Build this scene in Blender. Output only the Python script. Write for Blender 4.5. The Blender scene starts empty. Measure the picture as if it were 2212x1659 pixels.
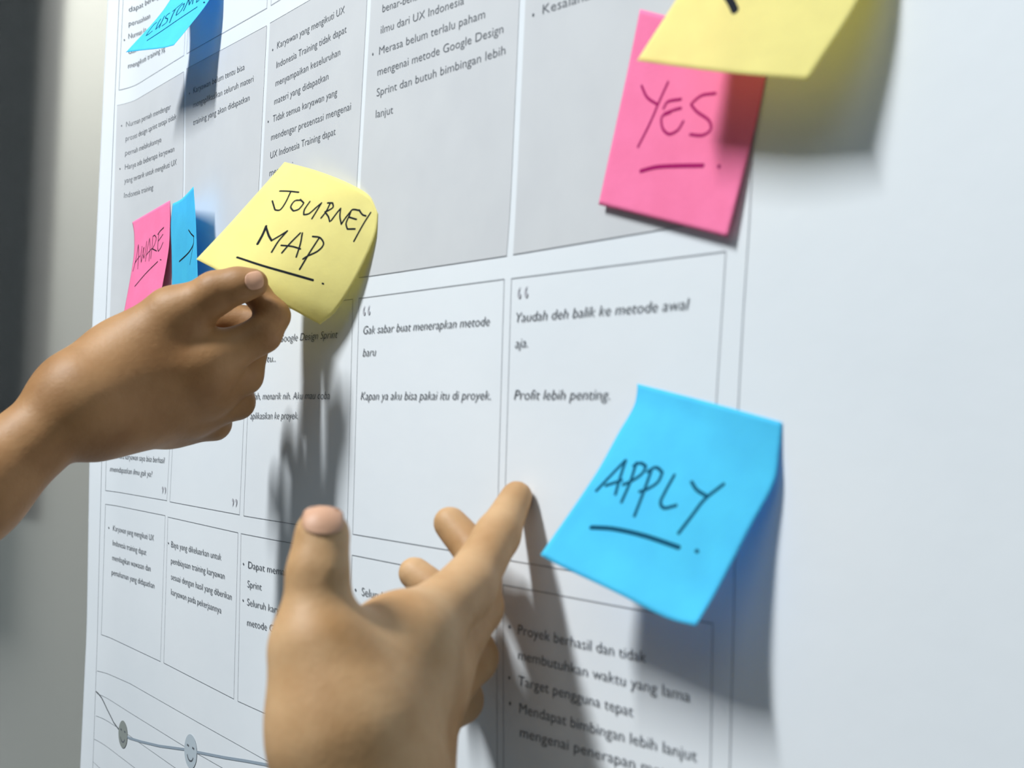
import bpy, bmesh, math, random
import numpy as np
from mathutils import Vector

# ------------------------------------------------------------------ camera, world, lights
# metres; the glass wall is the plane y = 0, the room is at y < 0, z0 is the camera's eye level offset
scene = bpy.context.scene
COL = scene.collection
Z0 = 1.50
S = 0.313
F = 2700.0
yaw, pit, rol, cx, cz = 0.9514646, 0.04103575, 0.0333674, 3.13583099, -0.02642868
fv = np.array([-np.sin(yaw)*np.cos(pit), np.cos(yaw)*np.cos(pit), np.sin(pit)])
rr = np.array([np.cos(yaw), np.sin(yaw), 0.0]); upv = np.cross(rr, fv)
RV = rr*np.cos(rol)+upv*np.sin(rol); UV = -rr*np.sin(rol)+upv*np.cos(rol)
CAM = np.array([cx*S, -S, cz*S+Z0])

cam_d = bpy.data.cameras.new('camera'); cam = bpy.data.objects.new('camera', cam_d); COL.objects.link(cam)
from mathutils import Matrix
m = Matrix(((RV[0], UV[0], -fv[0], CAM[0]), (RV[1], UV[1], -fv[1], CAM[1]), (RV[2], UV[2], -fv[2], CAM[2]), (0, 0, 0, 1)))
cam.matrix_world = m
cam_d.sensor_width = 36.0; cam_d.lens = F/2212.0*36.0
cam_d.clip_start = 0.01; cam_d.clip_end = 50
cam_d.dof.use_dof = True; cam_d.dof.focus_distance = 0.78
cam_d.dof.aperture_fstop = 0.04394/0.0037
scene.camera = cam

scene.view_settings.view_transform = 'Standard'
scene.view_settings.look = 'None'
scene.view_settings.gamma = 1.0
scene.view_settings.use_curve_mapping = False
scene.view_settings.exposure = 0.10
scene.cycles.sample_clamp_indirect = 3.0

w = bpy.data.worlds.new('world'); scene.world = w; w.use_nodes = True
bgn = w.node_tree.nodes["Background"]; bgn.inputs[0].default_value = (0.66, 0.85, 1.0, 1); bgn.inputs[1].default_value = 0.125

def area(name, loc, target, sx, sy, power, col):
    l = bpy.data.lights.new(name, 'AREA'); l.shape = 'RECTANGLE'; l.size = sx; l.size_y = sy; l.energy = power; l.color = col
    o = bpy.data.objects.new(name, l); COL.objects.link(o); o.location = loc
    o.rotation_euler = (Vector(target)-Vector(loc)).to_track_quat('-Z', 'Y').to_euler()
    return o
# ceiling tube that throws the shadows: long axis points away from the wall
tube = area('ceiling_tube_light', (0.29, -1.05, Z0+1.30), (0.29, -1.05, 0), 0.12, 0.62, 50, (0.93, 0.975, 1.0))
# soft fill added to lift the note shadows, as a second tube row would
area('room_fill_light', (1.5, -1.3, Z0+1.30), (0.9, -0.3, Z0), 1.2, 0.9, 4.0, (0.80, 0.94, 1.0))

# unseen fill lamp added to brighten the corridor wall behind the frosted glass
area('corridor_fill_light', (-0.9, 0.22, Z0+1.32), (-0.9, 0.25, 0), 2.2, 0.15, 40, (1.0, 0.98, 0.92))

# ------------------------------------------------------------------ helpers
def ray(x, y): return fv + RV*((x-1106)/F) + UV*((829.5-y)/F)
def P(x, y, n=0.0):
    d = ray(x, y); return CAM + d*((S-n)/d[1])
def D(x, y, dep): return CAM + ray(x, y)*dep
def pxl(p):
    v = p-CAM; d = v@fv; return np.array([1106+F*(v@RV)/d, 829.5-F*(v@UV)/d])

def mat(name, col, rough=0.6, spec=0.3, trans=0.0):
    m = bpy.data.materials.new(name); m.use_nodes = True; nt = m.node_tree
    b = nt.nodes['Principled BSDF']; b.inputs['Base Color'].default_value = (*col, 1)
    b.inputs['Roughness'].default_value = rough; b.inputs['Specular IOR Level'].default_value = spec
    return m, nt, b
def noise_col(nt, b, c1, c2, scale, detail=3, lo=0.35, hi=0.65, bump=0.0, bscale=None):
    tc = nt.nodes.new('ShaderNodeTexCoord'); n = nt.nodes.new('ShaderNodeTexNoise'); n.inputs['Scale'].default_value = scale; n.inputs['Detail'].default_value = detail
    nt.links.new(tc.outputs['Object'], n.inputs['Vector'])
    r = nt.nodes.new('ShaderNodeValToRGB'); r.color_ramp.elements[0].position = lo; r.color_ramp.elements[1].position = hi
    r.color_ramp.elements[0].color = (*c1, 1); r.color_ramp.elements[1].color = (*c2, 1)
    nt.links.new(n.outputs['Fac'], r.inputs[0]); nt.links.new(r.outputs[0], b.inputs['Base Color'])
    if bump:
        n2 = nt.nodes.new('ShaderNodeTexNoise'); n2.inputs['Scale'].default_value = bscale; n2.inputs['Detail'].default_value = 4
        nt.links.new(tc.outputs['Object'], n2.inputs['Vector'])
        bp = nt.nodes.new('ShaderNodeBump'); bp.inputs['Strength'].default_value = bump; bp.inputs['Distance'].default_value = 0.001
        nt.links.new(n2.outputs['Fac'], bp.inputs['Height']); nt.links.new(bp.outputs['Normal'], b.inputs['Normal'])
    return r

def link(name, verts, faces, material, parent=None, smooth=False, label=None):
    me = bpy.data.meshes.new(name); me.from_pydata([tuple(map(float, v)) for v in verts], [], [tuple(map(int, f)) for f in faces]); me.update()
    if smooth: me.polygons.foreach_set('use_smooth', [True]*len(me.polygons))
    if material: me.materials.append(material)
    o = bpy.data.objects.new(name, me); COL.objects.link(o)
    if parent: o.parent = parent
    if label: o['label'] = label
    return o
def tag(o, label, cat=None, group=None, kind=None):
    o['label'] = label
    if cat: o['category'] = cat
    if group: o['group'] = group
    if kind: o['kind'] = kind
def box(x0, x1, y0, y1, z0, z1):
    v = [(x, y, z) for x in (x0, x1) for y in (y0, y1) for z in (z0, z1)]
    f = [(0, 1, 3, 2), (4, 6, 7, 5), (0, 4, 5, 1), (2, 3, 7, 6), (0, 2, 6, 4), (1, 5, 7, 3)]
    return v, f

# ------------------------------------------------------------------ setting
# frosted glass wall, seen beyond the left edge of the poster
mg, nt, b = mat('frosted_glass', (0.93, 0.95, 0.94), 0.7, 0.0)
b.inputs['Transmission Weight'].default_value = 1.0; b.inputs['IOR'].default_value = 1.045
v, f = box(-2.2, 2.4, 0.0, 0.006, 0.0, 2.85)
wall = link('wall_front', v, f, mg); tag(wall, 'frosted glass wall the poster hangs on', kind='structure')

mf, nt, b = mat('floor_tile', (0.42, 0.42, 0.41), 0.5); noise_col(nt, b, (0.16, 0.16, 0.16), (0.22, 0.22, 0.215), 6)
v, f = box(-2.2, 2.4, -3.5, 2.5, -0.05, 0.0)
tag(link('floor', v, f, mf), 'plain grey floor below the glass wall', kind='structure')

# plain wall of the room behind the glass
mw, nt, b = mat('far_wall_paint', (0.62, 0.62, 0.58), 0.8); noise_col(nt, b, (0.60, 0.60, 0.56), (0.66, 0.66, 0.62), 4)
v, f = box(-3.2, 2.4, 0.42, 0.5, 0.0, 2.85)
tag(link('wall_back', v, f, mw), 'pale corridor wall behind the frosted glass', kind='structure')

# black panel blurred behind the frosted glass
mb, nt, b = mat('black_panel', (0.004, 0.006, 0.006), 0.8, 0.05); noise_col(nt, b, (0.003, 0.004, 0.004), (0.006, 0.008, 0.008), 20)

# ------------------------------------------------------------------ poster
def curl(u, v):
    # left edge of the sheet lifts off the glass
    a = 0.0085 - 0.0045*np.clip((0.05-(v-Z0))/0.22, 0, 1)
    t = np.clip((0.036-u)/0.036, 0, 2)
    return a*t**2*0.9
def surf(u, v, e=0.0):
    return np.stack([u, -(0.0006+curl(u, v)+e), v], -1)
def uvp(x, y):
    n = 0.0006
    for _ in range(12):
        p = P(x, y, n); n = 0.5*n+0.5*float(0.0006+curl(p[0], p[2]))
    return np.array([p[0], p[2]])

mp, nt, b = mat('poster_paper', (0.78, 0.80, 0.83), 0.5, 0.25)
noise_col(nt, b, (0.735, 0.765, 0.79), (0.765, 0.79, 0.81), 9, bump=0.15, bscale=60)
mgrey, nt, b = mat('printed_grey', (0.62, 0.62, 0.63), 0.5, 0.25); noise_col(nt, b, (0.585, 0.59, 0.60), (0.61, 0.615, 0.622), 30)
mink, nt, b = mat('printed_line', (0.22, 0.23, 0.25), 0.55, 0.2)
mtxt, nt, b = mat('printed_letters', (0.115, 0.125, 0.14), 0.55, 0.2)
mq, nt, b = mat('printed_quote_marks', (0.42, 0.42, 0.45), 0.55, 0.2)
mcurve, nt, b = mat('printed_curve', (0.30, 0.36, 0.42), 0.55, 0.2)
mcurve2, nt, b = mat('printed_curve_dark', (0.10, 0.11, 0.12), 0.55, 0.2)
mface, nt, b = mat('printed_face_olive', (0.27, 0.29, 0.27), 0.55, 0.2)
mface2, nt, b = mat('printed_face_grey', (0.46, 0.52, 0.56), 0.55, 0.2)

ul = -0.0105
us = np.concatenate([np.linspace(ul, 0.05, 40), np.linspace(0.055, 0.86, 60)]); vs = np.linspace(Z0-0.45, Z0+0.50, 50)
V = []; Fc = []
for vv in vs:
    for uu in us: V.append(surf(uu+0.004*0, vv))
n_ = len(us)
for j in range(len(vs)-1):
    for i in range(n_-1): a = j*n_+i; Fc.append((a, a+1, a+n_+1, a+n_))
poster = link('poster', V, Fc, mp, smooth=True)
so = poster.modifiers.new('thickness', 'SOLIDIFY'); so.thickness = 0.0002; so.offset = -1
tag(poster, 'large white printed journey chart sheet with grey and outlined cells and rows of small text', 'poster')

def quad_strip(polyA, polyB, e):
    # polyA, polyB: matching lists of (u, v); returns verts, faces on the sheet
    n = len(polyA); V = [surf(p[0], p[1], e) for p in polyA]+[surf(p[0], p[1], e) for p in polyB]
    return V, [(i, i+1, n+i+1, n+i) for i in range(n-1)]
def resample(pts, step=0.003):
    out = [np.array(pts[0], float)]
    for a, b_ in zip(pts[:-1], pts[1:]):
        a = np.array(a, float); b_ = np.array(b_, float); k = max(1, int(np.linalg.norm(b_-a)/step))
        out += [a+(b_-a)*t/k for t in range(1, k+1)]
    return np.array(out)
def ribbon(pts, width, e, step=0.003):
    q = resample(pts, step); t = np.gradient(q, axis=0); t /= (np.linalg.norm(t, axis=1)[:, None]+1e-12)
    nn = np.stack([-t[:, 1], t[:, 0]], 1)*width/2
    return quad_strip(q+nn, q-nn, e)
def merge(parts):
    V = []; Fc = []
    for v, f in parts:
        o = len(V); V += [tuple(x) for x in v]; Fc += [tuple(o+i for i in q) for q in f]
    return V, Fc

def vert(pts):
    q = np.array([uvp(*p) for p in pts]); q = q[np.argsort(q[:, 1])]; return lambda v: float(np.interp(v, q[:, 1], q[:, 0])) if q[0, 1] <= v <= q[-1, 1] else float(q[0, 0]+(q[1, 0]-q[0, 0])*0 if v < q[0, 1] else q[-1, 0])
def hori(pts):
    q = np.array([uvp(*p) for p in pts]); q = q[np.argsort(q[:, 0])]; return lambda u: float(np.interp(u, q[:, 0], q[:, 1]))
Ls = [vert([(257, 196), (253.5, 225), (228, 1059), (228, 1090), (219, 1370)]),
      vert([(403.5, 120), (400, 416), (367, 1084), (363, 1116), (354, 1432)]),
      vert([(584, 48), (565.6, 407), (534.4, 910), (526.7, 1114), (521, 1151.7), (513.8, 1514.6)]),
      vert([(802.5, 0), (778.6, 401), (776, 600), (776, 643), (762, 1155), (761, 1198)]),
      vert([(1136, 0), (1115, 450), (1109, 550), (1105, 601), (1092, 1040), (1087, 1263), (1088, 1659)])]
Rs = [vert([(398, 120), (396, 416), (361, 1081), (357.5, 1113), (347, 1429)]),
      vert([(577, 20), (577, 54), (559.5, 407), (527, 910), (518, 1112), (515, 1150), (505.6, 1510)]),
      vert([(793.6, 0), (771, 401), (767, 600), (763, 645), (750.6, 1152), (749, 1190)]),
      vert([(1123, 0), (1103, 450), (1095, 552), (1090, 602), (1077.6, 1040), (1074, 1240), (1075, 1659)]),
      vert([(1597, 0), (1575, 495), (1569, 542), (1548, 871), (1541, 1342), (1536, 1659)])]
v_g1b = hori([(776, 600), (1095, 552.7), (1110, 549.8), (1437, 495)])
v_w1t = hori([(763, 645.6), (1090, 602), (1105, 601), (1569, 542)])
v_w1b = hori([(361, 1081.6), (367, 1084), (517, 1112), (526.7, 1114.5), (644, 1133), (762, 1154), (965, 1187), (1110, 1212.7), (1221, 1230)])
v_w2t = hori([(357.5, 1113), (363, 1116), (515, 1150), (521, 1151.7), (633.7, 1172), (761, 1198), (865.5, 1216.5), (1091, 1263), (1354, 1309)])
v_w2b = hori([(347, 1429), (354, 1432), (505.6, 1510), (513.8, 1514.6), (585.5, 1543.6)])
v_g1t = hori([(398, 154.6), (403, 149), (576, 56), (583.8, 50.2), (672, 0)])
v_w0b = hori([(400, 118.5), (577.5, 17.6), (604, 0)])
vtop = lambda u: Z0+0.47
vbot = lambda u: Z0-0.43
cells = {}
rows = [('row0', vtop, v_w0b, 'outlined_cell'), ('row1', v_g1t, v_g1b, 'grey_cell'), ('row2', v_w1t, v_w1b, 'outlined_cell'), ('row3', v_w2t, v_w2b, 'outlined_cell')]
for ri, (rn, vt, vb, kind) in enumerate(rows):
    for c in range(5):
        um = 0.5*(Ls[c](Z0)+Rs[c](Z0))
        def corner(L, h):
            v = h(um)
            for _ in range(6): u = L(v); v = h(u)
            return np.array([u, v])
        tl, tr, br, bl = corner(Ls[c], vt), corner(Rs[c], vt), corner(Rs[c], vb), corner(Ls[c], vb)
        left = [tl]+[np.array([Ls[c](v), v]) for v in np.linspace(tl[1], bl[1], 12)[1:-1]]+[bl]
        right = [tr]+[np.array([Rs[c](v), v]) for v in np.linspace(tr[1], br[1], 12)[1:-1]]+[br]
        top = [tl, tr]; bot = [bl, br]
        if kind == 'grey_cell':
            K = 24; V = []; Fc = []
            for a, b_ in zip(left, right):
                for k in range(K+1):
                    q = a+(b_-a)*k/K; V.append(surf(q[0], q[1], 0.0002))
            for j in range(len(left)-1):
                for k in range(K): a = j*(K+1)+k; Fc.append((a, a+1, a+K+2, a+K+1))
            o = link('grey_cell', V, Fc, mgrey, poster, smooth=True)
            for ln in ([bl, br], [tl, tr]):
                vv, ff = ribbon(ln, 0.00022, 0.00028); link('cell_rule', vv, ff, mink, o)
        else:
            lp = [(q, 1, 0) for q in resample(left)]; lp[0] = (tl, 1, -1); lp[-1] = (bl, 1, 1)
            lp += [(q, 0, 1) for q in resample(bot)[1:-1]]
            rl = [(q, -1, 0) for q in resample(right)[::-1]]; rl[0] = (br, -1, 1); rl[-1] = (tr, -1, -1)
            lp += rl+[(q, 0, -1) for q in resample(top)[::-1][1:-1]]
            n = len(lp); V = [surf(q[0], q[1], 0.00025) for q, a, b_ in lp]+[surf(q[0]+a*0.00025, q[1]+b_*0.0003, 0.00025) for q, a, b_ in lp]
            o = link('outlined_cell', V, [(i, (i+1) % n, n+(i+1) % n, n+i) for i in range(n)], mink, poster)
        cells[(ri, c)] = o
# border line round the whole chart
bl_ = vert([(257.7, 0), (248, 225), (220, 1000), (213, 1269), (201, 1659)])
br_ = vert([(1641, 0), (1627, 330), (1615, 560), (1597, 791), (1585, 1358), (1577, 1659)])
zz = np.linspace(Z0-0.44, Z0+0.48, 30)
for g in (bl_, br_):
    vv, ff = ribbon([(g(z), z) for z in zz], 0.00027, 0.00025); link('border_line', vv, ff, mink, poster)

# ------------------------------------------------------------------ printed text
fc = bpy.data.curves.new('tmp_text', 'FONT'); fo = bpy.data.objects.new('tmp_text', fc); COL.objects.link(fo)
fc.resolution_u = 3
def glyphs(s, italic):
    fc.offset = -0.008; fc.body = s; fc.shear = 0.22 if italic else 0.0
    bpy.context.view_layer.update()
    dg = bpy.context.evaluated_depsgraph_get(); me = fo.evaluated_get(dg).to_mesh()
    V = np.array([tuple(v.co)[:2] for v in me.vertices]); Fc = [tuple(p.vertices) for p in me.polygons]
    fo.evaluated_get(dg).to_mesh_clear()
    return V, Fc
CAPH = glyphs('H', False)[0][:, 1].max()
CAP = 0.0041
def line(s, x0, y0, x1, y1, italic=False, cap=CAP):
    V, Fc = glyphs(s, italic)
    a = uvp(x0, y0); b_ = uvp(x1, y1); wpx = V[:, 0].max()-V[:, 0].min(); ox = V[:, 0].min()
    d = (b_-a)/wpx; up = np.array([0.0, 1.0])*cap/CAPH
    Q = a+np.outer(V[:, 0]-ox, d)+np.outer(V[:, 1], up)
    return [surf(q[0], q[1], 0.00035) for q in Q], Fc
def dot(x, y, r=0.00072, e=0.00035, n=14):
    c = uvp(x, y); V = [surf(c[0]+r*math.cos(2*math.pi*k/n), c[1]+r*math.sin(2*math.pi*k/n), e) for k in range(n)]
    return V, [tuple(range(n))]
def text(cell, lines, bullets=(), italic=False, name='printed_text'):
    vv, ff = merge([line(*l, italic=italic) for l in lines]+[dot(*b_) for b_ in bullets])
    o = link(name, vv, ff, mtxt, cells[cell])
    return o
text((0, 0), [('dapat berbagi', 278.7, 25.8, 346, -6), ('perusahaan', 278.7, 56.4, 324.8, 39), ('Nurman ka', 278, 84, 316, 68), ('dan bisa', 278, 117, 318, 100), ('mengikuti training yg', 277.3, 147.8, 357, 108.5)], [(269.2, 86.3)])
text((1, 0), [('Nurman pernah mendengar', 273.2, 274.5, 369.4, 235.7), ('proses design sprint tetapi tidak', 272, 305, 381.2, 256.8), ('pernah melakukannya', 271.2, 336, 349.2, 306.6),
              ('Hanya ada beberapa karyawan', 270.7, 366.6, 377, 327), ('yang tertarik untuk mengikuti UX', 269.3, 396, 382, 355.6), ('Indonesia training', 268.6, 428, 331.4, 409.6)], [(263.5, 272), (260, 365)])
text((1, 1), [('Karyawan belum tentu bisa', 418.3, 202, 529, 150.5), ('mengaplikasikan seluruh materi', 418.3, 233.3, 548, 176.3), ('training yang akan didapatkan', 417.8, 271.2, 539.8, 217)], [(410.2, 202)])
text((1, 2), [('Karyawan yang mengikuti UX', 599.5, 105.8, 745.2, 28), ('Indonesia Training tidak dapat', 597.9, 147.8, 749.2, 70), ('menyampaikan keseluruhan', 596, 187.1, 735.7, 119), ('materi yang didapatkan', 593.3, 226.5, 710, 171.5),
              ('Tidak semua karyawan yang', 590, 264.4, 729, 206), ('mendengar presentasi mengenai', 586.5, 303.8, 758.7, 237), ('UX Indonesia Training dapat', 584.6, 343, 725.4, 291), ('mengikuti', 583, 381, 633, 364)], [(590, 108), (580.3, 263)])
text((1, 3), [('benar-benar', 827, 27, 910, -3), ('ilmu dari UX Indonesia', 823.4, 73.2, 1003, 9), ('Merasa belum terlalu paham', 820, 118.5, 1048.5, 39), ('mengenai metode Google Design', 816.6, 164, 1088, 71), ('Sprint dan butuh bimbingan lebih', 814.5, 208.8, 1092.5, 117), ('lanjut', 812.6, 255, 849.7, 245)], [(806.3, 117.4)])
text((1, 4), [('Kesalahan', 1173.3, 31, 1290, -6)], [(1153, 32.5)])
text((2, 2), [('kata Google Design Sprint', 578, 740, 730.3, 730), ('itu..', 574, 782, 596, 781), ('Wah, menarik nih. Aku mau coba', 540, 862.7, 713, 862), ('aplikasikan ke proyek.', 541.3, 905, 644.3, 904.6)], italic=True)
text((2, 3), [('Gak sabar buat menerapkan metode', 785.7, 721.5, 1058.6, 703), ('baru', 784.4, 770, 813, 768), ('Kapan ya aku bisa pakai itu di proyek.', 780, 863.5, 1060.8, 863)], italic=True)
text((2, 4), [('Yaudah deh balik ke metode awal', 1115.6, 696, 1490, 668), ('aja.', 1113.5, 752, 1141, 749.5), ('Profit lebih penting.', 1111.4, 863, 1318, 863)], italic=True)
text((2, 0), [('Kira-kira karyawan saya bisa berhasil', 238.8, 988.6, 356.3, 1000.4), ('mendapatkan ilmu gak ya?', 238, 1018, 329.3, 1030)], italic=True)
text((3, 0), [('Karyawan yang mengikuti UX', 244.6, 1146, 332.8, 1168), ('Indonesia training dapat', 244, 1177.8, 316.3, 1199), ('membagikan wawasan dan', 243, 1209.6, 325.7, 1234), ('pemahaman yang didapatkan', 241.6, 1241, 334, 1271)], [(235.7, 1139.7)])
text((3, 1), [('Baya yang dikeluarkan untuk', 370.4, 1181.4, 478.5, 1210), ('pembiayaan training karyawan', 370, 1216.6, 485.6, 1251), ('sesuai dengan hasil yang diberikan', 370, 1251, 500.9, 1296), ('karyawan pada pekerjaannya', 370, 1284, 478.5, 1325)], [(364.5, 1173)])
text((3, 2), [('Dapat memahami Google', 536.8, 1227, 706, 1262), ('Sprint', 535, 1268, 565.5, 1275), ('Seluruh karyawan', 534.5, 1307, 634, 1334), ('metode Google', 534.5, 1351, 626, 1374)], [(526.7, 1218), (526, 1296.7)])
text((3, 3), [('Seluruh ilmu', 782, 1286, 866, 1305), ('pekerjaan', 782, 1337, 852, 1354)], [(769, 1274)])
text((3, 4), [('Proyek berhasil dan tidak', 1120, 1370, 1396.5, 1432), ('membutuhkan waktu yang lama', 1120.3, 1424, 1491.5, 1517), ('Target pengguna tepat', 1120, 1479.5, 1368, 1548), ('Mendapat bimbingan lebih lanjut', 1122.8, 1539.6, 1505.7, 1645), ('mengenai penerapan metode', 1124.4, 1591, 1496, 1696)], [(1101.6, 1354), (1101.6, 1464), (1103, 1519.6)])
# quotation marks of the quote row
def qmark(cell, s, x, y, h):
    V, Fc = glyphs(s, False); k = h/(V[:, 1].max()-V[:, 1].min()); c = uvp(x, y)
    Q = (V-(V.max(0)+V.min(0))/2)*k+c
    link('quote_mark', [surf(q[0], q[1], 0.00035) for q in Q], Fc, mq, cells[cell])
qmark((2, 3), '\u201c', 792.8, 670, 0.0052); qmark((2, 4), '\u201c', 1130.4, 631, 0.0052)
qmark((2, 0), '\u201d', 354.7, 1059, 0.0052); qmark((2, 1), '\u201d', 507.5, 1086, 0.0052); qmark((2, 2), '\u201d', 733, 1118, 0.0052)

# ------------------------------------------------------------------ printed emotion graph, bottom left
def px_rib(pts, width, e): return ribbon([uvp(*p) for p in pts], width, e)
gl = [[(210, 1449), (230, 1454), (281, 1476), (430, 1561), (580, 1645), (640, 1680)], [(210.5, 1498), (230, 1507), (281, 1539), (391.6, 1607.5), (478.5, 1657), (540, 1695)],
      [(208, 1546), (225, 1553), (262, 1576), (380, 1659), (430, 1695)], [(203.5, 1596), (220, 1605), (295, 1661), (330, 1690)], [(201, 1645), (215, 1658), (260, 1695)]]
for g in gl:
    vv, ff = px_rib(g, 0.00024, 0.00025); link('graph_rule', vv, ff, mink, poster)
vv, ff = px_rib([(208, 1493.5), (213, 1498), (220, 1507), (232, 1532), (246, 1560), (262, 1582)], 0.0011, 0.0003); link('graph_curve', vv, ff, mcurve2, poster, label='dark first stretch of the mood curve')
vv, ff = px_rib([(268, 1587), (280, 1594), (304.6, 1601.5), (344.5, 1611), (403, 1619), (424.5, 1624), (485.6, 1636), (532.6, 1643.5), (584, 1653), (660, 1668)], 0.0016, 0.0003); link('graph_curve', vv, ff, mcurve, poster)
def face(x, y, r, m_, e0):
    v, f = dot(x, y, r, e0, 32); o = link('printed_face', v, f, m_, poster); c = uvp(x, y)
    parts = []
    for sx in (-1, 1):
        vv, ff = ribbon([c+np.array((sx*0.42-0.16, 0.28))*r, c+np.array((sx*0.42+0.16, 0.25))*r], r*0.12, e0+0.00005); link('eye', vv, ff, mtxt, o)
    vv, ff = (ribbon([c+np.array((0.5*math.cos(a), -0.15+0.42*math.sin(a)))*r for a in np.linspace(math.pi*1.1, math.pi*1.9, 9)], r*0.10, e0+0.00005, 0.0005))
    link('mouth', vv, ff, mtxt, o)
face(266.5, 1586, 0.0098, mface, 0.0004); face(412.7, 1622.8, 0.0108, mface2, 0.0004)
bpy.data.objects.remove(fo)

# ------------------------------------------------------------------ black panel + hem seen through the frosted glass
pe = P(124, 500, -0.026); zb = P(60, 1120, -0.026)[2]
v, f = box(pe[0]-1.6, pe[0], 0.022, 0.026, zb, 2.80)
bpn = link('black_panel', v, f, mb); tag(bpn, 'black panel blurred behind the frosted glass at the far left', 'panel')
bv = bpn.modifiers.new('bevel', 'BEVEL'); bv.width = 0.0015; bv.segments = 3

# ------------------------------------------------------------------ sticky notes
def note_mat(name, col, tcol, sc=1.0, amt=0.45):
    m = bpy.data.materials.new(name); m.use_nodes = True; nt = m.node_tree; nt.nodes.clear()
    out = nt.nodes.new('ShaderNodeOutputMaterial'); mx = nt.nodes.new('ShaderNodeMixShader'); mx.inputs[0].default_value = amt
    p = nt.nodes.new('ShaderNodeBsdfPrincipled'); p.inputs['Roughness'].default_value = 0.75; p.inputs['Specular IOR Level'].default_value = 0.15
    t = nt.nodes.new('ShaderNodeBsdfTranslucent'); t.inputs[0].default_value = (*tcol, 1)
    noise_col(nt, p, tuple(c*0.96 for c in col), tuple(min(1, c*1.04) for c in col), 70, bump=0.12, bscale=500)
    nt.links.new(p.outputs[0], mx.inputs[1]); nt.links.new(t.outputs[0], mx.inputs[2]); nt.links.new(mx.outputs[0], out.inputs[0])
    return m
NY = note_mat('yellow_paper', (0.97, 0.89, 0.40), (1.0, 0.92, 0.36), amt=0.46)
NP = note_mat('pink_paper', (1.0, 0.22, 0.42), (1.0, 0.12, 0.25), amt=0.12)
NB = note_mat('blue_paper', (0.12, 0.78, 1.0), (0.0, 0.48, 0.95), amt=0.42)
mpen, nt, b = mat('black_pen', (0.012, 0.015, 0.02), 0.8, 0.08)
mpenb, nt, b = mat('pen_on_blue', (0.004, 0.075, 0.14), 0.8, 0.08)
mpenp, nt, b = mat('pen_on_pink', (0.36, 0.012, 0.12), 0.8, 0.08)

def catmull(pts, n):
    p = np.array(pts, float); d = np.r_[0, np.cumsum(np.linalg.norm(np.diff(p, axis=0), axis=1))]; d /= d[-1]
    if len(p) == 2: return p[0]+(p[1]-p[0])*np.linspace(0, 1, n)[:, None]
    tg = np.empty_like(p)
    tg[1:-1] = (p[2:]-p[:-2])/(d[2:]-d[:-2])[:, None]; tg[0] = (p[1]-p[0])/(d[1]-d[0]); tg[-1] = (p[-1]-p[-2])/(d[-1]-d[-2])
    for i in range(1, len(p)-1):   # sharp corners stay sharp
        a_ = p[i]-p[i-1]; b_ = p[i+1]-p[i]; cs = a_@b_/(np.linalg.norm(a_)*np.linalg.norm(b_)+1e-12)
        if cs < 0.35: tg[i] *= 0.15
    out = []
    for t in np.linspace(0, 1, n):
        i = min(len(p)-2, max(0, np.searchsorted(d, t, side='right')-1)); h = d[i+1]-d[i]; s = (t-d[i])/h
        out.append((2*s**3-3*s**2+1)*p[i]+(s**3-2*s**2+s)*h*tg[i]+(-2*s**3+3*s**2)*p[i+1]+(s**3-s**2)*h*tg[i+1])
    return np.array(out)
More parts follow.
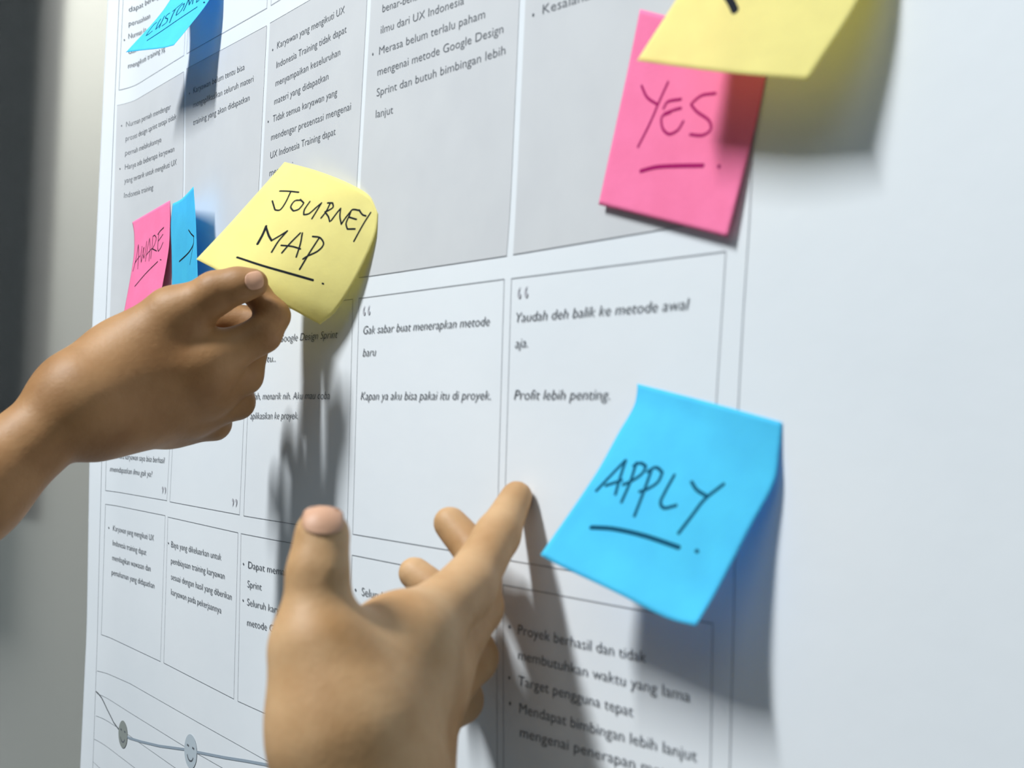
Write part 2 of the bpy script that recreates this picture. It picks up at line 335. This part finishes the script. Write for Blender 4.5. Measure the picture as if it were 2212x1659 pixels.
def make_note(name, left, right, top, bottom, material, label, inkmat, strokes, ink_w=0.0012, group=None, grid=41):
    L = catmull([P(*q) for q in left], grid); R = catmull([P(*q) for q in right], grid)
    T = catmull([P(*q) for q in top], grid) if top else catmull([L[0], R[0]], grid)
    B = catmull([P(*q) for q in bottom], grid) if bottom else catmull([L[-1], R[-1]], grid)
    s = np.linspace(0, 1, grid)[None, :, None]; t = np.linspace(0, 1, grid)[:, None, None]
    G = (1-s)*L[:, None]+s*R[:, None]+(1-t)**2*(T[None]-(1-s)*L[0]-s*R[0])+t**2*(B[None]-(1-s)*L[-1]-s*R[-1])
    G[..., 1] = np.minimum(G[..., 1], -0.0011)
    V = G.reshape(-1, 3); Fc = [(j*grid+i, j*grid+i+1, (j+1)*grid+i+1, (j+1)*grid+i) for j in range(grid-1) for i in range(grid-1)]
    o = link(name, V, Fc, material, smooth=True); tag(o, label, 'sticky note')
    so = o.modifiers.new('thickness', 'SOLIDIFY'); so.thickness = 0.0001; so.offset = 0
    nr = np.cross(np.gradient(G, axis=1), np.gradient(G, axis=0)); nr /= np.linalg.norm(nr, axis=2)[..., None]+1e-12
    sgn = np.sign(((CAM-G)*nr).sum(2).mean()); nr *= sgn
    PX = np.array([[pxl(G[j, i]) for i in range(grid)] for j in range(grid)])
    def bil(A, s_, t_):
        a = min(max(s_, 0), 0.9999)*(grid-1); c = min(max(t_, 0), 0.9999)*(grid-1); i, j = int(a), int(c); a -= i; c -= j
        return (1-a)*(1-c)*A[j, i]+a*(1-c)*A[j, i+1]+(1-a)*c*A[j+1, i]+a*c*A[j+1, i+1]
    def onto(x, y):
        d = np.linalg.norm(PX-np.array([x, y]), axis=2); j, i = np.unravel_index(d.argmin(), d.shape); st = np.array([i, j], float)/(grid-1)
        for _ in range(12):
            r = bil(PX, *st)-np.array([x, y]); h = 0.01
            s2 = h if st[0] < .5 else -h; t2 = h if st[1] < .5 else -h
            J = np.stack([(bil(PX, st[0]+s2, st[1])-bil(PX, *st))/s2, (bil(PX, st[0], st[1]+t2)-bil(PX, *st))/t2], 1)
            st = np.clip(st-np.linalg.solve(J, r), 0.002, 0.998)
        return bil(G, *st), bil(nr, *st)
    parts = []
    for stk in strokes:
        wd = ink_w; pts = stk
        if isinstance(stk[0], (int, float)): wd = ink_w*stk[0]; pts = stk[1:]
        if len(pts) == 1: pts = [pts[0], (pts[0][0]+2, pts[0][1]+1)]
        q2 = catmull([(p[0], p[1], 0) for p in pts], max(6, 6*len(pts)))
        pn = [onto(a[0], a[1]) for a in q2]; C = np.array([a[0]+a[1]*0.00012 for a in pn]); N = np.array([a[1] for a in pn])
        tg = np.gradient(C, axis=0); tg /= np.linalg.norm(tg, axis=1)[:, None]+1e-12
        sd = np.cross(N, tg); sd /= np.linalg.norm(sd, axis=1)[:, None]+1e-12
        A = C+sd*wd/2; Bq = C-sd*wd/2; n = len(C)
        # rounded ends
        e0 = [C[0]-tg[0]*wd*0.5*math.cos(a)+sd[0]*wd*0.5*math.sin(a) for a in np.linspace(-1.2, 1.2, 5)]
        e1 = [C[-1]+tg[-1]*wd*0.5*math.cos(a)+sd[-1]*wd*0.5*math.sin(a) for a in np.linspace(-1.2, 1.2, 5)]
        VV = list(A)+list(Bq)+e0+e1; FF = [(i, i+1, n+i+1, n+i) for i in range(n-1)]
        k = 2*n; FF.append((n, k, k+1, k+2, k+3, k+4, 0)); k += 5; FF.append((2*n-1, k, k+1, k+2, k+3, k+4, n-1))
        parts.append((VV, FF))
    if parts:
        vv, ff = merge(parts); link('handwriting', vv, ff, inkmat, o)
    return o, G, nr

def z2(lst, sc, ox, oy): return [[p if isinstance(p, (int, float)) else (p[0]/sc+ox, p[1]/sc+oy) for p in s] for s in lst]

# APPLY (blue, lower right)
apply_s = z2([[(505, 750), (590, 660), (675, 572), (640, 680), (615, 770)], [(560, 720), (650, 690)], [(735, 590), (700, 700), (650, 815)], [(720, 605), (760, 590), (790, 610), (770, 650), (715, 690), (660, 715)],
              [(820, 640), (780, 750), (725, 895)], [(800, 640), (850, 615), (885, 645), (860, 700), (800, 740), (755, 755)], [(955, 660), (900, 760), (875, 820), (895, 850), (965, 835)],
              [(1055, 700), (1085, 745), (1140, 780)], [(1240, 712), (1130, 800), (1060, 890), (980, 995)], [1.35, (475, 962), (600, 970), (780, 1010), (980, 1077)], [1.1, (1083, 1098)]], 2.676, 1100, 780)
make_note('sticky_note', [(1378, 829, .0008), (1373, 866, .003), (1362, 892, .0055), (1339, 930, .0095), (1287, 1023, .019), (1167, 1199, .0357)],
          [(1690, 912, .0008), (1683, 974, .002), (1672, 1042, .0040), (1620, 1140, .0098), (1548, 1277, .0195), (1503, 1352, .0273)],
          [(1378, 829, .0008), (1530, 868, .001), (1690, 912, .0008)], [(1167, 1199, .0357), (1200, 1218, .0345), (1330, 1280, .0318), (1440, 1335, .0285), (1503, 1352, .0273)],
          NB, 'blue sticky note reading APPLY on the right of the poster, lower end curling out', mpenb, apply_s, 0.0013)
# JOURNEY MAP (yellow, held)
jm = z2([[(1370, 213), (1430, 214), (1508, 222)], [(1450, 218), (1410, 300), (1370, 352), (1335, 350), (1315, 285)], [(1520, 280), (1480, 285), (1450, 330), (1470, 358), (1510, 345), (1545, 300), (1520, 275)],
         [(1590, 290), (1550, 350), (1545, 385), (1580, 380), (1640, 330), (1675, 300)], [(1675, 300), (1645, 350), (1605, 415)],
         [(1740, 300), (1710, 360), (1672, 410)], [(1720, 300), (1755, 300), (1760, 330), (1720, 358), (1700, 365), (1725, 400), (1735, 435)],
         [(1745, 430), (1790, 370), (1815, 340)], [(1815, 340), (1810, 400), (1820, 455)], [(1820, 455), (1850, 410), (1890, 360)],
         [(1955, 355), (1900, 350), (1880, 390), (1855, 450), (1865, 490), (1920, 490)], [(1880, 405), (1930, 420)],
         [(1950, 352), (1975, 385), (2000, 395)], [(2035, 370), (1990, 440), (1950, 510), (1912, 580)],
         [1.5, (1270, 470), (1245, 530), (1207, 600)], [1.3, (1270, 480), (1290, 540), (1310, 575)], [(1310, 575), (1370, 540), (1425, 505)], [(1425, 505), (1360, 580), (1310, 660)],
         [(1385, 665), (1450, 590), (1520, 520)], [(1535, 520), (1520, 600), (1490, 695)], [(1380, 610), (1460, 618), (1520, 636)],
         [(1655, 560), (1590, 660), (1515, 785)], [(1610, 545), (1665, 555), (1690, 600), (1650, 650), (1570, 690), (1540, 710)],
         [1.3, (1058, 698), (1240, 758), (1430, 812), (1612, 864)], [1.0, (1682, 888)]], 3.386, 200, 350)
_, GJ, NJ = make_note('sticky_note', [(615, 350, .0165), (560, 412, .030), (490, 490, .047), (424, 560, .065)],
          [(817, 461, .0008), (808, 514, .0022), (767, 606, .006), (724, 674, .0095), (692, 701, .012)],
          [(615, 350, .0165), (685, 369, .0105), (758, 398, .0045), (800, 425, .001), (817, 461, .0008)],
          [(424, 560, .065), (520, 610, .048), (610, 657, .029), (692, 701, .012)],
          NY, 'yellow sticky note reading JOURNEY MAP, held by the upper hand', mpen, jm, 0.0010)
# YES (pink)
yes = z2([[(550, 548), (585, 620), (648, 665)], [(718, 525), (665, 640), (610, 770), (528, 935)], [(690, 690), (715, 650), (800, 632)], [(695, 725), (760, 700), (800, 690)], [(735, 715), (680, 745), (685, 820), (725, 855), (780, 830), (815, 775)],
          [(1020, 595), (930, 610), (865, 665), (900, 710), (980, 770), (990, 825), (940, 862), (860, 858)], [1.4, (545, 1090), (640, 1066), (760, 1058), (940, 1055)], [1.1, (1040, 1060)]], 2.95, 1200, 0)
make_note('sticky_note', [(1383, 20, .0010), (1350, 180, .0015), (1293, 442, .0035)], [(1668, 92, .0010), (1637, 250, .0015), (1571, 512, .0040)],
          [(1383, 20, .001), (1668, 92, .001)], None,
          NP, 'pink sticky note reading YES, partly under the yellow note at the top right', mpenp, yes, 0.0012)
# yellow, top right, hanging over the pink one
make_note('sticky_note', [(1590, -262, .0012), (1565, -200, .004), (1515, -90, .013), (1376, 131, .030)], [(1945, -295, .0012), (1935, -200, .003), (1862, -15, .012), (1745, 172, .022)],
          [(1590, -262, .0012), (1945, -295, .0012)], [(1376, 131, .030), (1560, 156, .027), (1745, 172, .022)],
          NY, 'yellow sticky note hanging over the pink YES note at the top right', mpen, z2([[1.8, (1085, -40), (1120, 15), (1145, 68)]], 2.95, 1200, 0), 0.0016)
# CUSTOMER (blue, top left)
cus = z2([[(470, 600), (400, 660), (290, 800), (195, 945), (260, 910), (355, 830)], [(580, 510), (510, 630), (450, 780), (530, 700), (610, 580), (680, 430)], [(680, 430), (600, 600), (545, 740)],
          [(820, 350), (740, 410), (705, 480), (765, 500), (740, 590), (620, 690)], [1.1, (905, 300), (1020, 200), (1160, 85)], [1.1, (970, 250), (890, 420), (820, 600)],
          [(1210, 95), (1130, 150), (1030, 290), (990, 410), (1090, 330), (1180, 190), (1210, 95)], [(1190, 285), (1270, 110), (1330, -40)], [(1330, -40), (1340, 130)], [(1340, 130), (1420, -30), (1480, -150)], [(1480, -150), (1440, 0), (1425, 105)],
          [(1640, -90), (1560, -20), (1530, 65), (1600, 10)], [1.1, (225, 1075), (600, 830), (1050, 520), (1545, 190)], [1.2, (1722, 60)]], 12.289, 300, 0)
make_note('sticky_note', [(398, -50, .0012), (385, -28, .008), (345, 32, .024), (272, 113, .0395)], [(488, -98, .0012), (478, -60, .003), (452, 0, .011), (405, 62, .0235), (375, 98, .0322)],
          [(398, -50, .0012), (488, -98, .0012)], [(272, 113, .0395), (305, 109, .038), (350, 104, .034), (375, 98, .0322)],
          NB, 'blue sticky note reading CUSTOMER at the top left, its lower end hanging out', mpenb, cus, 0.0010)
# AWARE (pink, left)
aw = z2([[(172, 1130), (240, 850), (285, 575)], [(285, 575), (290, 750), (272, 1080)], [(205, 980), (250, 900), (318, 805)], [(362, 610), (342, 780), (345, 945)], [(345, 945), (380, 780), (405, 630)], [(395, 640), (383, 760), (400, 860)],
         [(400, 860), (440, 680), (460, 505)], [(432, 920), (480, 640), (522, 440)], [(522, 440), (530, 660), (508, 915)], [(445, 800), (500, 730), (560, 660)], [(590, 400), (575, 600), (545, 865)],
         [(590, 400), (625, 372), (660, 430), (630, 560), (580, 660)], [(580, 660), (640, 690), (670, 705)], [1.2, (818, 212), (750, 280), (695, 355)], [(715, 360), (700, 520), (692, 640), (705, 710), (750, 650), (805, 525)], [(700, 505), (745, 440), (802, 355)],
         [1.1, (210, 1450), (440, 1180), (690, 930)], [(745, 885)]], 9.757, 270, 470)
make_note('sticky_note', [(286, 480, .0010), (290, 510, .0022), (288, 560, .0042), (265, 690, .0100)], [(367, 433, .0010), (367, 480, .0020), (364, 540, .0040), (346, 642, .0090)],
          [(286, 480, .001), (367, 433, .001)], None,
          NP, 'pink sticky note reading AWARE, left of the small blue note above the wrist', mpen, aw, 0.0009)
# small blue beside it
sb = z2([[(703, 497), (722, 525), (742, 545)], [(740, 545), (738, 600), (705, 660), (635, 728)], [0.5, (738, 600), (725, 680), (712, 750)]], 3.386, 200, 350)
make_note('sticky_note', [(373, 440, .0040), (369, 485, .0045), (371, 560, .0046), (372, 680, .0045)], [(418, 403, .0165), (423, 480, .0160), (427, 595, .0145), (429, 660, .0135)],
          [(373, 440, .0040), (392, 430, .0075), (418, 403, .0165)], [(372, 680, .0045), (402, 672, .008), (429, 660, .0135)],
          NB, 'blue sticky note bulging out between the AWARE note and the held yellow note', mpen, sb, 0.0011)

# ------------------------------------------------------------------ hands: one distance field per arm, surfaced as one mesh
def smin(a, b_, k):
    h = np.clip(0.5+0.5*(b_-a)/k, 0, 1); return b_*(1-h)+a*h-k*h*(1-h)
def cone(Q, a, b_, ra, rb):
    ba = b_-a; t = np.clip(((Q-a)@ba)/(ba@ba), 0, 1); t2 = t
    return np.linalg.norm(Q-a-t[..., None]*ba, axis=-1)-(ra+(rb-ra)*t2)
def field(Q, spec):
    palm = np.full(Q.shape[:-1], 1e3)
    for a, b_, ra, rb in spec['palm']: palm = smin(palm, cone(Q, a, b_, ra, rb), spec.get('kp', 0.012))
    fing = np.full(Q.shape[:-1], 1e3)
    for ch in spec['fingers']:
        d = np.full(Q.shape[:-1], 1e3)
        for (a, ra), (b_, rb) in zip(ch[:-1], ch[1:]): d = smin(d, cone(Q, a, b_, ra, rb), 0.0035)
        fing = smin(fing, d, 0.0012)
    out = smin(palm, fing, spec.get('kf', 0.009))
    for a, b_, ra, rb in spec.get('webs', []): out = smin(out, cone(Q, a, b_, ra, rb), 0.010)
    for c, r, amt in spec.get('dents', []): out = -smin(-out, -(-(np.linalg.norm(Q-c, axis=-1)-r)), 0.002) if False else out + amt*np.exp(-((np.linalg.norm(Q-c, axis=-1)/r)**2))
    return out
def surface_nets(spec, h=0.0016):
    pts = [(p, r) for a, b_, ra, rb in spec['palm']+spec.get('webs', []) for p, r in ((a, ra), (b_, rb))]+[q for ch in spec['fingers'] for q in ch]
    lo = np.min([p-r for p, r in pts], axis=0)-0.014; hi = np.max([p+r for p, r in pts], axis=0)+0.014
    n = np.ceil((hi-lo)/h).astype(int)+1
    xs = [lo[i]+h*np.arange(n[i]) for i in range(3)]
    Fd = np.empty(n, np.float32)
    for i in range(n[0]):
        X = np.stack(np.meshgrid(xs[0][i:i+1], xs[1], xs[2], indexing='ij'), -1); Fd[i] = field(X, spec)[0]
    ins = Fd < 0
    c8 = [(i, j, k) for i in (0, 1) for j in (0, 1) for k in (0, 1)]
    sl = lambda A, c: A[c[0]:A.shape[0]-1+c[0], c[1]:A.shape[1]-1+c[1], c[2]:A.shape[2]-1+c[2]]
    cnt = sum(sl(ins, c).astype(np.int8) for c in c8); act = (cnt > 0) & (cnt < 8)
    idx = np.full(act.shape, -1, np.int64); cel = np.argwhere(act); idx[act] = np.arange(len(cel))
    acc = np.zeros((len(cel), 3)); num = np.zeros(len(cel))
    for a in c8:
        for ax in range(3):
            if a[ax] == 0:
                b_ = list(a); b_[ax] = 1
                fa = Fd[tuple((cel+np.array(a)).T)].astype(float); fb = Fd[tuple((cel+np.array(b_)).T)].astype(float)
                mk = (fa < 0) != (fb < 0); t = np.where(mk, fa/(fa-fb+1e-20), 0)
                p = np.tile(np.array(a, float), (len(cel), 1)); p[:, ax] = t
                acc[mk] += p[mk]; num[mk] += 1
    V = lo+h*(cel+acc/num[:, None])
    faces = []
    for ax in range(3):
        o1, o2 = [(1, 2), (2, 0), (0, 1)][ax]
        A = ins; sa = [slice(None)]*3; sb_ = [slice(None)]*3; sa[ax] = slice(0, -1); sb_[ax] = slice(1, None)
        e = np.argwhere(A[tuple(sa)] != A[tuple(sb_)])
        e = e[(e[:, o1] > 0) & (e[:, o2] > 0) & (e[:, o1] < n[o1]-1) & (e[:, o2] < n[o2]-1)]
        flip = A[tuple(e.T)]
        d1 = np.zeros(3, int); d1[o1] = 1; d2 = np.zeros(3, int); d2[o2] = 1
        q = np.stack([idx[tuple(e.T)], idx[tuple((e-d1).T)], idx[tuple((e-d1-d2).T)], idx[tuple((e-d2).T)]], 1)
        q[~flip] = q[~flip][:, ::-1]; q = q[(q >= 0).all(1)]; faces.append(q)
    Q = np.concatenate(faces)
    # two light smoothing passes
    for _ in range(3):
        s_ = np.zeros_like(V); c_ = np.zeros(len(V))
        for i in range(4):
            for j in (1, 3):
                np.add.at(s_, Q[:, i], V[Q[:, (i+j) % 4]]); np.add.at(c_, Q[:, i], 1)
        V = V*0.4+0.6*s_/c_[:, None]
    return V, Q

def skin_mat(name, c1, c2):
    m, nt, b = mat(name, c1, 0.55, 0.35)
    noise_col(nt, b, c1, c2, 30, 4, 0.35, 0.65, bump=0.16, bscale=420)
    b.inputs['Subsurface Weight'].default_value = 0.12; b.inputs['Subsurface Radius'].default_value = (1.0, 0.35, 0.2); b.inputs['Subsurface Scale'].default_value = 0.004
    return m
skin1 = skin_mat('skin_brown', (0.27, 0.13, 0.046), (0.39, 0.21, 0.088))
skin2 = skin_mat('skin_tan', (0.41, 0.22, 0.088), (0.56, 0.345, 0.175))
nailm, nt, b = mat('nail', (0.56, 0.315, 0.20), 0.5, 0.3)

def J(x, y, dep, r): return (D(x, y, dep), r/1000.0)
def seg(a, b_): return (a[0], b_[0], a[1], b_[1])
def arm(name, spec, material, label):
    V, Q = surface_nets(spec); o = link(name, V, Q, material, smooth=True); tag(o, label, 'person'); return o
def nail(parent, spec, px, dep, axis_px, width, length):
    # curved nail plate laid on the fingertip surface, facing the given spot of the tip
    c = D(px[0], px[1], dep); ax = D(axis_px[0], axis_px[1], dep)-c; ax /= np.linalg.norm(ax)
    vd = CAM-c; vd /= np.linalg.norm(vd); nrm = vd-ax*(vd@ax); nrm /= np.linalg.norm(nrm); sd = np.cross(ax, nrm)
    N = 13; V = []
    for j in range(N):
        for i in range(N):
            a, b_ = 2*i/(N-1)-1, 2*j/(N-1)-1
            x = a*math.sqrt(max(0, 1-0.5*b_*b_*abs(b_)))*width/2; y = b_*math.sqrt(max(0, 1-0.35*a*a))*length/2
            p = c+sd*x+ax*y+nrm*0.03; trav = 0.0; best = (1, p)
            while trav < 0.034:
                d = float(field(p[None], spec)[0])
                if d < best[0]: best = (d, p)
                if d < 0.00035: break
                st = max(d-0.0003, 0.0001)*0.8; p = p-nrm*st; trav += st
            V.append(best[1])
    Fc = [(j*N+i, j*N+i+1, (j+1)*N+i+1, (j+1)*N+i) for j in range(N-1) for i in range(N-1)]
    o = link('fingernail', V, Fc, nailm, parent, smooth=True); s_ = o.modifiers.new('thickness', 'SOLIDIFY'); s_.thickness = 0.0003
    return o

# upper hand, reaching in from the left and pinching the yellow note
el = J(-420, 1385, .555, 28); fa = J(-60, 1064, .598, 21.8); wr = J(180, 862, .626, 18.6)
wr2 = J(215, 888, .636, 17)
tcm = J(268, 785, .642, 17.2); tmc = J(374, 685, .642, 13.3); tip1 = J(462, 634, .639, 11.2); tt = J(548, 612, .637, 7.6)
i_m = J(426, 792, .648, 13.5); m_m = J(445, 840, .660, 13.3); r_m = J(415, 884, .668, 12.4); l_m = J(362, 912, .672, 11.6)
h1 = dict(palm=[seg(el, fa), seg(fa, wr), seg(wr, wr2), seg(wr, tcm), seg(tcm, tmc), seg(wr, i_m), seg(wr2, m_m), seg(wr2, r_m), seg(wr2, l_m), seg(tcm, i_m)],
          fingers=[[tcm, tmc, tip1, J(515, 616, .637, 9), tt],
                   [i_m, J(568, 722, .648, 9.4), J(591, 682, .653, 8.4), J(553, 633, .656, 7.0), J(548, 618, .653, 6.6)],
                   [m_m, J(528, 812, .666, 9.6), J(556, 700, .676, 9.2), J(484, 691, .676, 9.8)],
                   [r_m, J(512, 868, .678, 9.4), J(500, 780, .698, 8), J(450, 760, .695, 7)],
                   [l_m, J(462, 914, .684, 9.2), J(440, 850, .705, 7.5), J(410, 820, .700, 6.5)]],
          dents=[(D(395, 668, .630), .012, -.0009), (D(458, 612, .630), .009, -.0013), (D(500, 603, .631), .004, .0007), (D(425, 603, .636), .010, .0010), (D(455, 770, .634), .012, -.0015), (D(470, 838, .645), .010, -.0015)],
          kp=0.016, kf=0.010)
a1 = arm('person', h1, skin1, 'person reaching in from the left, bare forearm, pinching the yellow note between thumb and finger')
nail(a1, h1, (554, 605), .636, (580, 599), 0.0092, 0.0088)

# lower hand, coming up from the bottom edge, index finger touching the sheet
fb = J(880, 2100, .385, 31); wb = J(802, 1780, .405, 21)
tc = J(742, 1575, .407, 19.3); tm = J(688, 1400, .412, 13.8); ti = J(686, 1240, .416, 10.1); t_t = J(696, 1157, .420, 9.5)
im = J(862, 1398, .440, 14.8); mm = J(925, 1465, .458, 13.5); rm = J(920, 1525, .475, 12); lm = J(890, 1575, .487, 11.5)
wb2 = J(818, 1770, .425, 17)
h2 = dict(palm=[seg(fb, wb), seg(wb, wb2), seg(wb, tc), seg(tc, tm), seg(wb, im), seg(wb2, mm), seg(wb2, rm), seg(wb2, lm), seg(tc, im)],
          fingers=[[tc, tm, ti, t_t],
                   [im, J(1010, 1268, .478, 10.8), J(1074, 1157, .503, 9.0), (P(1116, 1073, .0075), 0.0068)],
                   [mm, J(1030, 1312, .492, 10.2), J(1040, 1210, .517, 8.8), J(972, 1130, .528, 7.3)],
                   [rm, J(1022, 1420, .508, 10), J(985, 1310, .530, 8.5), J(895, 1238, .540, 7.2)],
                   [lm, J(993, 1512, .518, 9.5), J(970, 1420, .538, 8), J(900, 1370, .540, 6.8)]],
          dents=[(D(700, 1230, .405), .008, -.0010), (D(686, 1206, .406), .0035, .0006), (D(684, 1238, .406), .0035, .0006), (D(690, 1370, .398), .013, -.0018), (D(690, 1300, .404), .010, .0012),
                 (D(1005, 1280, .466), .010, -.0012), (D(1000, 1310, .468), .004, .0006), (D(930, 1385, .442), .013, -.0016), (D(1065, 1165, .494), .007, -.0007)],
          webs=[(D(720, 1415, .413), D(850, 1415, .437), .0112, .0125), (D(740, 1450, .416), D(880, 1460, .440), .014, .014)], kp=0.016, kf=0.010)
a2 = arm('person', h2, skin2, 'person with bare hand rising from the bottom edge, thumb up, index finger touching the poster')
nail(a2, h2, (698, 1120), .420, (700, 1084), 0.0138, 0.0086)

for nm, sp in (('h1', h1), ('h2', h2)):
    for ch in sp['fingers']:
        print(nm, [round(float(np.linalg.norm(a[0]-b_[0]))*1000) for a, b_ in zip(ch[:-1], ch[1:])], 'y', [round(float(p[0][1])*1000) for p in ch])
